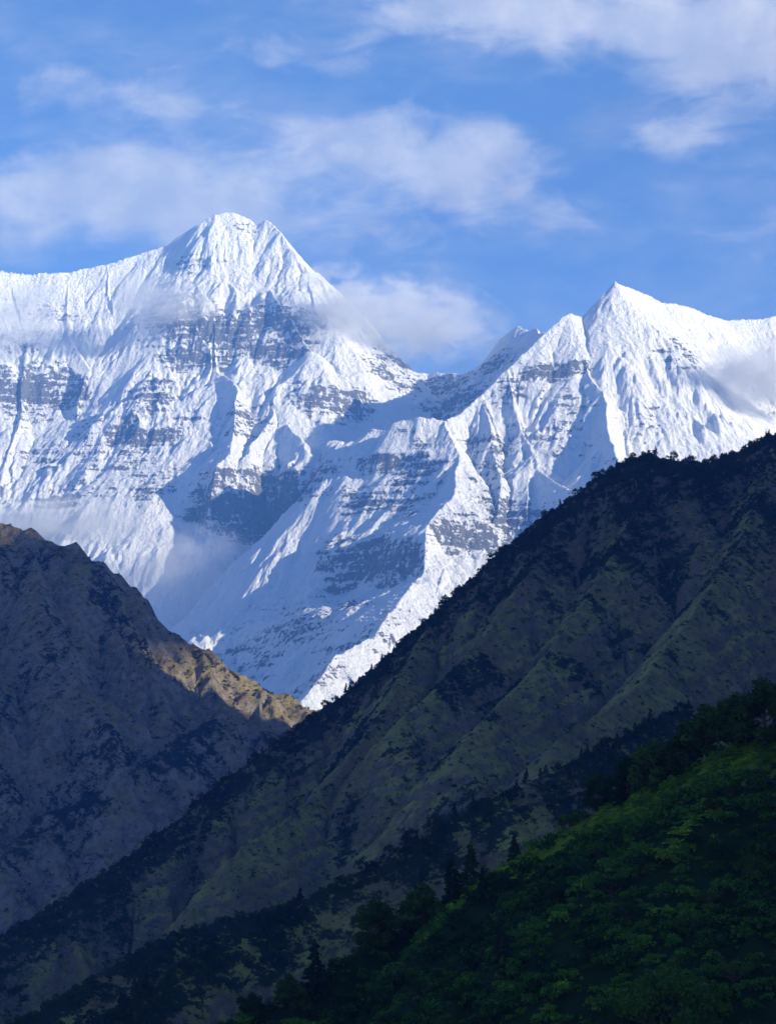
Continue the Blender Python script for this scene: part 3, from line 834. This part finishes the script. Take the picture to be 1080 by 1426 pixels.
def scatter(name, label, cat, templates, mat, pts, size, tint, rng):
    """one uncountable cover of shrubs: templates and points in one mesh, spread by a node group"""
    vs = []; fs = []; var = []; base = 0
    Q = np.concatenate([t for t in templates])
    var = np.concatenate([np.full(len(t) * 4, k, np.int32) for k, t in enumerate(templates)])
    nq = len(Q); npnt = len(pts)
    me = bpy.data.meshes.new(name)
    me.vertices.add(nq * 4 + npnt)
    me.vertices.foreach_set('co', np.concatenate([Q.reshape(-1, 3), pts]).astype(np.float32).ravel())
    me.loops.add(nq * 4); me.polygons.add(nq)
    me.loops.foreach_set('vertex_index', np.arange(nq * 4, dtype=np.int32))
    me.polygons.foreach_set('loop_start', np.arange(0, nq * 4, 4, dtype=np.int32))
    def put(nm, typ, a, b):
        at = me.attributes.new(nm, typ, 'POINT'); at.data.foreach_set('value', np.concatenate([a, b]))
    z = np.zeros(nq * 4, np.float32)
    put('variant', 'INT', var, np.full(npnt, -1, np.int32))
    put('pick', 'INT', np.zeros(nq * 4, np.int32), rng.integers(0, len(templates), npnt).astype(np.int32))
    put('size', 'FLOAT', z, np.asarray(size, np.float32))
    put('turn', 'FLOAT', z, (rng.random(npnt) * 6.28).astype(np.float32))
    put('tint', 'FLOAT', z, np.asarray(tint, np.float32))
    me.update(); me.materials.append(mat)
    o = bpy.data.objects.new(name, me); COL.objects.link(o)
    o['kind'] = 'stuff'; o['label'] = label; o['category'] = cat
    ng = bpy.data.node_groups.new('spread_' + name, 'GeometryNodeTree')
    ng.interface.new_socket('Geometry', in_out='INPUT', socket_type='NodeSocketGeometry')
    ng.interface.new_socket('Geometry', in_out='OUTPUT', socket_type='NodeSocketGeometry')
    nd, lk = ng.nodes, ng.links
    gi = nd.new('NodeGroupInput'); go = nd.new('NodeGroupOutput')
    def named(nm, typ):
        a = nd.new('GeometryNodeInputNamedAttribute'); a.data_type = typ; a.inputs['Name'].default_value = nm
        return a.outputs['Attribute']
    va = named('variant', 'INT')
    def part(k):
        c = nd.new('FunctionNodeCompare'); c.data_type = 'INT'; c.operation = 'EQUAL'
        lk.new(va, c.inputs[2]); c.inputs[3].default_value = k
        sp = nd.new('GeometryNodeSeparateGeometry'); sp.domain = 'POINT'
        lk.new(gi.outputs[0], sp.inputs['Geometry']); lk.new(c.outputs[0], sp.inputs['Selection'])
        return sp.outputs['Selection']
    jn = nd.new('GeometryNodeJoinGeometry')
    for k in reversed(range(len(templates))):
        g2 = nd.new('GeometryNodeGeometryToInstance'); lk.new(part(k), g2.inputs[0]); lk.new(g2.outputs[0], jn.inputs[0])
    ip = nd.new('GeometryNodeInstanceOnPoints')
    lk.new(part(-1), ip.inputs['Points']); lk.new(jn.outputs[0], ip.inputs['Instance'])
    ip.inputs['Pick Instance'].default_value = True
    lk.new(named('pick', 'INT'), ip.inputs['Instance Index'])
    cx = nd.new('ShaderNodeCombineXYZ'); lk.new(named('turn', 'FLOAT'), cx.inputs[2])
    e2r = nd.new('FunctionNodeEulerToRotation'); lk.new(cx.outputs[0], e2r.inputs[0])
    lk.new(e2r.outputs[0], ip.inputs['Rotation'])
    lk.new(named('size', 'FLOAT'), ip.inputs['Scale'])
    lk.new(ip.outputs[0], go.inputs[0])
    md = o.modifiers.new('spread', 'NODES'); md.node_group = ng
    return o

def pick_points(T, weight, count, rng, frame=(-220, 1300, -50, 1560)):
    px = 540 + F * (T.X / T.Y) * .99
    py = 1184 - 3300 * (T.Z / T.Y)
    w = weight * ((px > frame[0]) & (px < frame[1]) & (py > frame[2]) & (py < frame[3]))
    w = w.ravel().astype(float); k = rng.choice(w.size, count, p=w / w.sum())
    x = T.X.ravel()[k] + (rng.random(count) - .5) * T.sp; y = T.Y.ravel()[k] + (rng.random(count) - .5) * T.sp
    return np.stack([x, y, T.height(x, y)], 1), k

def along(T, pts, step, rng, jit):
    out = []
    for a, b in zip(pts[:-1], pts[1:]):
        L = math.hypot(b[0] - a[0], b[1] - a[1]); m = int(L / step + rng.random())
        for _ in range(m):
            t = rng.random()
            x = a[0] + (b[0] - a[0]) * t + rng.normal() * jit; y = a[1] + (b[1] - a[1]) * t + rng.normal() * jit
            out.append((x, y, float(T.height(x, y))))
    return out

def build_vegetation():
    rng = np.random.default_rng(99)
    # far scrub: too many to count
    far_t = []
    for i in range(4):
        r2 = np.random.default_rng(300 + i)
        far_t.append(bush(r2, 1.0, 90, .16, .7)[1] if i < 3 else broadleaf(r2, 1.4, 110, .15, .4)[1])
    w = smooth(WOOD.attrs['scrub'], .3, .8) * (.25 + smooth(fbm(WOOD.X / 45, WOOD.Y / 45, 3, 611), -.25, .25)) + .035
    p, k = pick_points(WOOD, w, 60000, rng)
    sc = WOOD.attrs['scrub'].ravel()[k]
    size = (1.3 + 4.6 * rng.random(len(p)) ** 3) * (.75 + .45 * np.clip(sc, 0, 1))
    p[:, 2] -= size * .15
    tint = np.clip(rng.random(len(p)) * .6 + .25 * smooth(-p[:, 2], -60, 120), 0, 1)
    scatter('hillside_scrub', 'dark scrub and small trees scattered over the wooded hill', 'scrub', far_t, SCRUB, p, size, tint, rng)
    w = smooth(BROWN.attrs['scrub'], .2, .9) + .03
    p, k = pick_points(BROWN, w, 30000, rng)
    size = 1.5 + 5.0 * rng.random(len(p)) ** 3
    p[:, 2] -= size * .15
    scatter('brown_hill_scrub', 'sparse dark scrub on the far brown hill', 'scrub', far_t, SCRUB, p, size, rng.random(len(p)) * .8, rng)
    # trees one can tell apart on the skyline of the wooded hill and on the spur below it
    spots = along(WOOD, WOOD.crest[:26], 9.5, rng, 3.0)
    spots = [q for q in spots if abs(q[0]) < q[1] * .175][:115]
    for i, q in enumerate(spots):
        f = rng.random() < .3
        plant('hill_tree', 'tree', 'small dark tree on the skyline crest of the wooded hill', 'trees along the crest of the wooded hill',
              'far_pine' if f else 'far_round', int(rng.integers(3)), q, 7 + 7 * rng.random() ** 1.5, rng.random() * 6.28)
    spots = along(WOOD, WOOD.spur, 9.0, rng, 6.0)
    spots = [q for q in spots if abs(q[0]) < q[1] * .175][:75]
    for i, q in enumerate(spots):
        f = rng.random() < .45
        plant('hill_tree', 'tree', 'small dark tree on the low rocky spur behind the green slope', 'trees on the low spur',
              'far_pine' if f else 'far_round', int(rng.integers(3)), q, 7 + 8 * rng.random() ** 1.5, rng.random() * 6.28)
    # near slope: trees standing out one by one  (bearing x, foot y, height in photo pixels)
    near = [
        ('broadleaf_tree', 'tree', 'broadleaf', 1068, 1008, 84, 'tall dark broadleaf tree at the right edge, on the green slope crest'),
        ('broadleaf_tree', 'tree', 'broadleaf', 1028, 1026, 68, 'dark broadleaf tree second from the right edge on the green slope crest'),
        ('broadleaf_tree', 'tree', 'broadleaf', 984, 1042, 68, 'rounded dark tree on the slope crest, third from the right edge'),
        ('broadleaf_tree', 'tree', 'broadleaf', 950, 1082, 58, 'low spreading dark tree just above the bright ferns, left of the tall crest trees'),
        ('broadleaf_tree', 'tree', 'broadleaf', 908, 1090, 68, 'dark tree with a pointed top in the crest row, above the bright fern patch'),
        ('broadleaf_tree', 'tree', 'broadleaf', 872, 1104, 56, 'dark tree at the lower left end of the crest row, against the grey hill'),
        ('broadleaf_tree', 'tree', 'broadleaf', 838, 1126, 46, 'smallest dark tree left of the crest row, beside the bright ferns'),
        ('conifer_tree', 'tree', 'conifer', 630, 1248, 62, 'dark pointed conifer behind the middle of the slope crest, left of its twin'),
        ('conifer_tree', 'tree', 'conifer', 655, 1238, 58, 'dark pointed conifer behind the middle of the slope crest, right of its twin'),
        ('conifer_tree', 'tree', 'conifer', 673, 1254, 42, 'little dark conifer standing in front of the bright ferns at mid crest'),
        ('conifer_tree', 'tree', 'conifer', 716, 1200, 34, 'small dark conifer peeping over the bright fern crest at mid slope'),
        ('broadleaf_tree', 'tree', 'broadleaf', 590, 1304, 66, 'wide dark round tree on the crest below the twin conifers'),
        ('broadleaf_tree', 'tree', 'broadleaf', 526, 1318, 58, 'dark leafy tree on the crest left of the wide round tree'),
        ('conifer_tree', 'tree', 'conifer', 438, 1374, 68, 'lone dark conifer standing clear on the lower left end of the slope crest'),
        ('broadleaf_tree', 'tree', 'broadleaf', 404, 1392, 40, 'small dark tree directly left of the lone conifer'),
        ('broadleaf_tree', 'tree', 'broadleaf', 351, 1424, 36, 'lowest little dark tree at the bottom left tip of the slope'),
        ('conifer_tree', 'tree', 'conifer', 699, 1352, 66, 'bluish green pointed tree standing alone in the middle of the dark slope'),
        ('leafy_bush', 'bush', 'pale', 935, 1432, 112, 'large pale green domed bush at the bottom right of the photo'),
    ]
    for i, (nm, cat, kind, px, py, hp, lab) in enumerate(near):
        q = GREEN.ray(px, py)
        if q is None:
            q = GREEN.ray(px, py + 14) or GREEN.ray(px, py + 30)
        if q is None:
            continue
        h = (1.0 if kind == 'pale' else 1.32) * hp * math.hypot(q[0], q[1]) / F
        q = (q[0], q[1], q[2] - h * (.22 if kind == 'pale' else .12))
        plant(nm, cat, lab, None, kind, i % 3, q, (1.0 if kind == 'pale' else 1.32) * hp * math.hypot(q[0], q[1]) / F, rng.random() * 6.28)
    # larger bushes spread over the near slope
    p, k = pick_points(GREEN, (GREEN.D > 4).astype(float), 110, rng, (340, 1090, 900, 1440))
    for q in p:
        if near_line(np.array([q[0]]), np.array([q[1]]), GREEN.crest, 15.0)[0] > .35:
            continue
        plant('leafy_bush', 'bush', 'rounded dark green bush in the thicket on the near slope', 'bushes of the near slope thicket',
              'bush', int(rng.integers(3)), tuple(q), 3.0 + 2.8 * rng.random(), rng.random() * 6.28)
    # the thicket itself and the bright ferns along the crest
    near_t = []
    for i in range(5):
        r2 = np.random.default_rng(500 + i)
        near_t.append(bush(r2, 1.0, 330, .085, .8)[1])
    patch = fbm(GREEN.X / 38, GREEN.Y / 38, 3, 601)
    wt = np.ones(GREEN.X.shape)
    p, k = pick_points(GREEN, wt, 9000, rng, (250, 1250, 850, 1560))
    d = GREEN.D.ravel()[k]; pt = patch.ravel()[k]
    pxs = 540 + F * p[:, 0] / p[:, 1]
    fern = smooth(near_line(p[:, 0], p[:, 1], GREEN.crest, 14.0), .18, .55) * smooth(p[:, 0], 4, 26)
    for (bx, by, r, wgt) in [(1050, 1170, 9, .7), (1030, 1410, 8, .6), (780, 1300, 9, .6), (560, 1345, 10, .6), (470, 1395, 9, .6), (950, 1150, 12, .7), (700, 1280, 8, .6), (860, 1220, 9, .7), (980, 1250, 8, .6), (640, 1400, 9, .7), (800, 1390, 8, .5)]:
        c = GREEN.ray(bx, by)
        if c:
            fern = np.maximum(fern, wgt * np.exp(-((p[:, 0] - c[0]) ** 2 + (p[:, 1] - c[1]) ** 2) / r ** 2))
    fern = fern * (.45 + .55 * smooth(pt, -.5, 0))
    keepd = rng.random(len(p)) > fern * .9
    pd = p[keepd]; size = 1.2 + 3.6 * rng.random(len(pd)) ** 2
    tint = np.clip(.20 + .75 * pt[keepd] + .38 * fern[keepd] + .3 * (rng.random(len(pd)) - .5), 0, .8)
    pd[:, 2] -= size * .12
    scatter('slope_thicket', 'dense dark thicket of shrubs covering the near slope', 'undergrowth', near_t, SHRUB, pd, size, tint, rng)
    fern_t = []
    for i in range(3):
        r2 = np.random.default_rng(700 + i); m = 70
        a = r2.random(m) * 6.28; d = r2.random(m) ** .6
        c = np.stack([np.cos(a) * d, np.sin(a) * d, .55 - .35 * d * d + .12 * r2.random(m)], 1)
        u = np.stack([np.cos(a), np.sin(a), -.45 * d + .15 * r2.normal(size=m)], 1) * (.22 + .1 * r2.random(m))[:, None]
        v = np.stack([-np.sin(a), np.cos(a), .25 * r2.normal(size=m)], 1) * (.08 + .05 * r2.random(m))[:, None]
        fern_t.append(np.stack([c - u, c - v, c + u * 1.1, c + v], 1))
    pf = np.repeat(p[fern > .60], 5, axis=0) + np.concatenate([rng.normal(size=(int((fern > .60).sum()) * 5, 2)) * 1.8, np.zeros((int((fern > .60).sum()) * 5, 1))], 1)
    pf[:, 2] = GREEN.height(pf[:, 0], pf[:, 1])
    pn = fbm(pf[:, 0] / 9, pf[:, 1] / 9, 3, 705)
    scatter('fern_cover', 'bright green ferns along the crest of the near slope', 'ferns', fern_t, SHRUB, pf, .8 + .9 * rng.random(len(pf)), np.clip(.75 + .6 * pn + .3 * (rng.random(len(pf)) - .5), .2, 1.1), rng)

build_vegetation()

# ------------------------------------------------------------------ air
def build_haze():
    x0, x1, y0, y1, z0, z1 = -14500, 14500, -6500, 21500, -640, 4420
    me = bpy.data.meshes.new('haze')
    v = [(x, y, z) for x in (x0, x1) for y in (y0, y1) for z in (z0, z1)]
    me.from_pydata(v, [], [(0, 1, 3, 2), (4, 6, 7, 5), (0, 4, 5, 1), (2, 3, 7, 6), (0, 2, 6, 4), (1, 5, 7, 3)])
    o = bpy.data.objects.new('haze', me); COL.objects.link(o)
    o['kind'] = 'stuff'; o['label'] = 'thin blue haze filling the valley air'; o['category'] = 'haze'
    m = new_mat('valley_air'); n = N(m.node_tree)
    pv = n.node('ShaderNodeVolumePrincipled')
    pv.inputs['Color'].default_value = rgb(.16, .42, 1.0)
    pv.inputs['Density'].default_value = HAZE
    pv.inputs['Anisotropy'].default_value = 0.0
    out = n.node('ShaderNodeOutputMaterial')
    n.t.links.new(pv.outputs[0], out.inputs['Volume'])
    me.materials.append(m)
    m.cycles.homogeneous_volume = True
HAZE = 4.6e-5
build_haze()

def blob_mesh(name, c, rx, ry, rz, axis_turn, seed, rough, mat, seg=64, tilt=0.0):
    """closed lumpy body for mist and cloud"""
    vs, fs = [], []
    nu, nv = seg, seg // 2
    th, ph = np.meshgrid(np.linspace(0, 2 * np.pi, nu, endpoint=False), np.linspace(0, np.pi, nv + 1)[1:-1])
    d = np.stack([np.cos(th) * np.sin(ph), np.sin(th) * np.sin(ph), np.cos(ph)], -1).reshape(-1, 3)
    d = np.concatenate([d, [[0, 0, 1.0], [0, 0, -1.0]]])
    k = 1 + rough * (fbm(d[:, 0] * 2.2 + d[:, 2] * 3.1, d[:, 1] * 2.2 - d[:, 2] * 1.7, 4, seed))
    q = d * k[:, None] * np.array([rx, ry, rz])
    ca, sa = math.cos(axis_turn), math.sin(axis_turn)
    q = np.stack([q[:, 0] * ca - q[:, 1] * sa, q[:, 0] * sa + q[:, 1] * ca, q[:, 2] + q[:, 0] * tilt], -1)
    m = nv - 1
    for j in range(m - 1):
        for i in range(nu):
            i2 = (i + 1) % nu
            fs.append((j * nu + i, (j + 1) * nu + i, (j + 1) * nu + i2, j * nu + i2))
    t, b = m * nu, m * nu + 1
    for i in range(nu):
        i2 = (i + 1) % nu
        fs.append((t, i, i2)); fs.append((b, (m - 1) * nu + i2, (m - 1) * nu + i))
    me = bpy.data.meshes.new(name); me.from_pydata(q.tolist(), [], fs); me.update()
    me.materials.append(mat)
    o = bpy.data.objects.new(name, me); o.location = c
    COL.objects.link(o)
    return o

def build_mist():
    # drifting cloud that clings to the snow faces
    for i, (px, py, ykm, rx, rz, ry, tilt, dens, lab) in enumerate([
            (470, 430, 15.0, 85, 85, 260, -.2, .0062, 'ragged mist draped over the right shoulder of the main summit'),
            (560, 450, 15.3, 175, 85, 430, -.14, .0042, 'grey cloud drifting off the shoulder of the main summit'),
            (220, 420, 15.05, 110, 55, 300, .1, .0052, 'thin veil of mist on the upper face of the main summit'),
            (90, 735, 13.7, 210, 62, 380, -.3, .0062, 'low bank of mist lying behind the brown hill'),
            (255, 790, 13.1, 140, 75, 300, .2, .0026, 'faint mist in the shaded bowl'),
            (1060, 525, 13.3, 130, 66, 330, .0, .0085, 'grey cloud bank on the right shoulder of the second summit'),
            (25, 440, 15.0, 110, 60, 300, .1, .0045, 'thin mist at the left end of the snow face')]):
        k = ykm * 1000 / F
        m = new_mat('mist_%d' % i); n = N(m.node_tree)
        tc = n.node('ShaderNodeTexCoord').outputs['Object']
        q = n.mapping(tc, scale=(1 / (rx * k), 1 / ry, 1 / (rz * k)))
        ln = n.node('ShaderNodeVectorMath', operation='LENGTH'); n.put(ln.inputs[0], q)
        fall = n.math('SUBTRACT', 1.0, ln.outputs['Value'])
        nz = n.noise(n.mapping(tc, scale=(1, 1, 1.6), loc=(i * 900, 0, 0)), .0052, 7, .66, .4)
        v = n.math('ADD', fall, n.math('MULTIPLY', n.math('SUBTRACT', nz, .5), 3.6))
        v = n.math('MULTIPLY', n.step(v, .05, .95), n.step(fall, .0, .3))
        pv = n.node('ShaderNodeVolumePrincipled')
        pv.inputs['Color'].default_value = rgb(.93, .95, .98)
        n.put(pv.inputs['Density'], n.math('MULTIPLY', v, dens))
        pv.inputs['Anisotropy'].default_value = .1
        out = n.node('ShaderNodeOutputMaterial')
        n.t.links.new(pv.outputs[0], out.inputs['Volume'])
        o = blob_mesh('mist', P(px, py, ykm), rx * k, ry, rz * k, 0, 40 + i, .1, m, 40, tilt)
        o['kind'] = 'stuff'; o['label'] = lab; o['category'] = 'mist'

def build_shade_cloud():
    # unseen cloud added out of frame to shade the top of the brown hill
    m = new_mat('shade_cloud_body'); n = N(m.node_tree)
    pv = n.node('ShaderNodeVolumePrincipled')
    pv.inputs['Color'].default_value = rgb(.96, .97, .98); pv.inputs['Density'].default_value = .014
    out = n.node('ShaderNodeOutputMaterial'); n.t.links.new(pv.outputs[0], out.inputs['Volume'])
    c = Vector((-640, 5400, 575)) + SUN_DIR * 13000
    h = math.atan2(math.sin(SUN_AZ), math.cos(SUN_AZ))
    o = blob_mesh('cloud', c, 1500, 330, 205, math.atan2(math.cos(math.pi / 2 - SUN_AZ), math.sin(math.pi / 2 - SUN_AZ)), 71, .35, m, 80)
    o['kind'] = 'stuff'; o['label'] = 'unseen long white cloud added out of frame to shade the brown hill'; o['category'] = 'cloud'

build_mist()
build_shade_cloud()
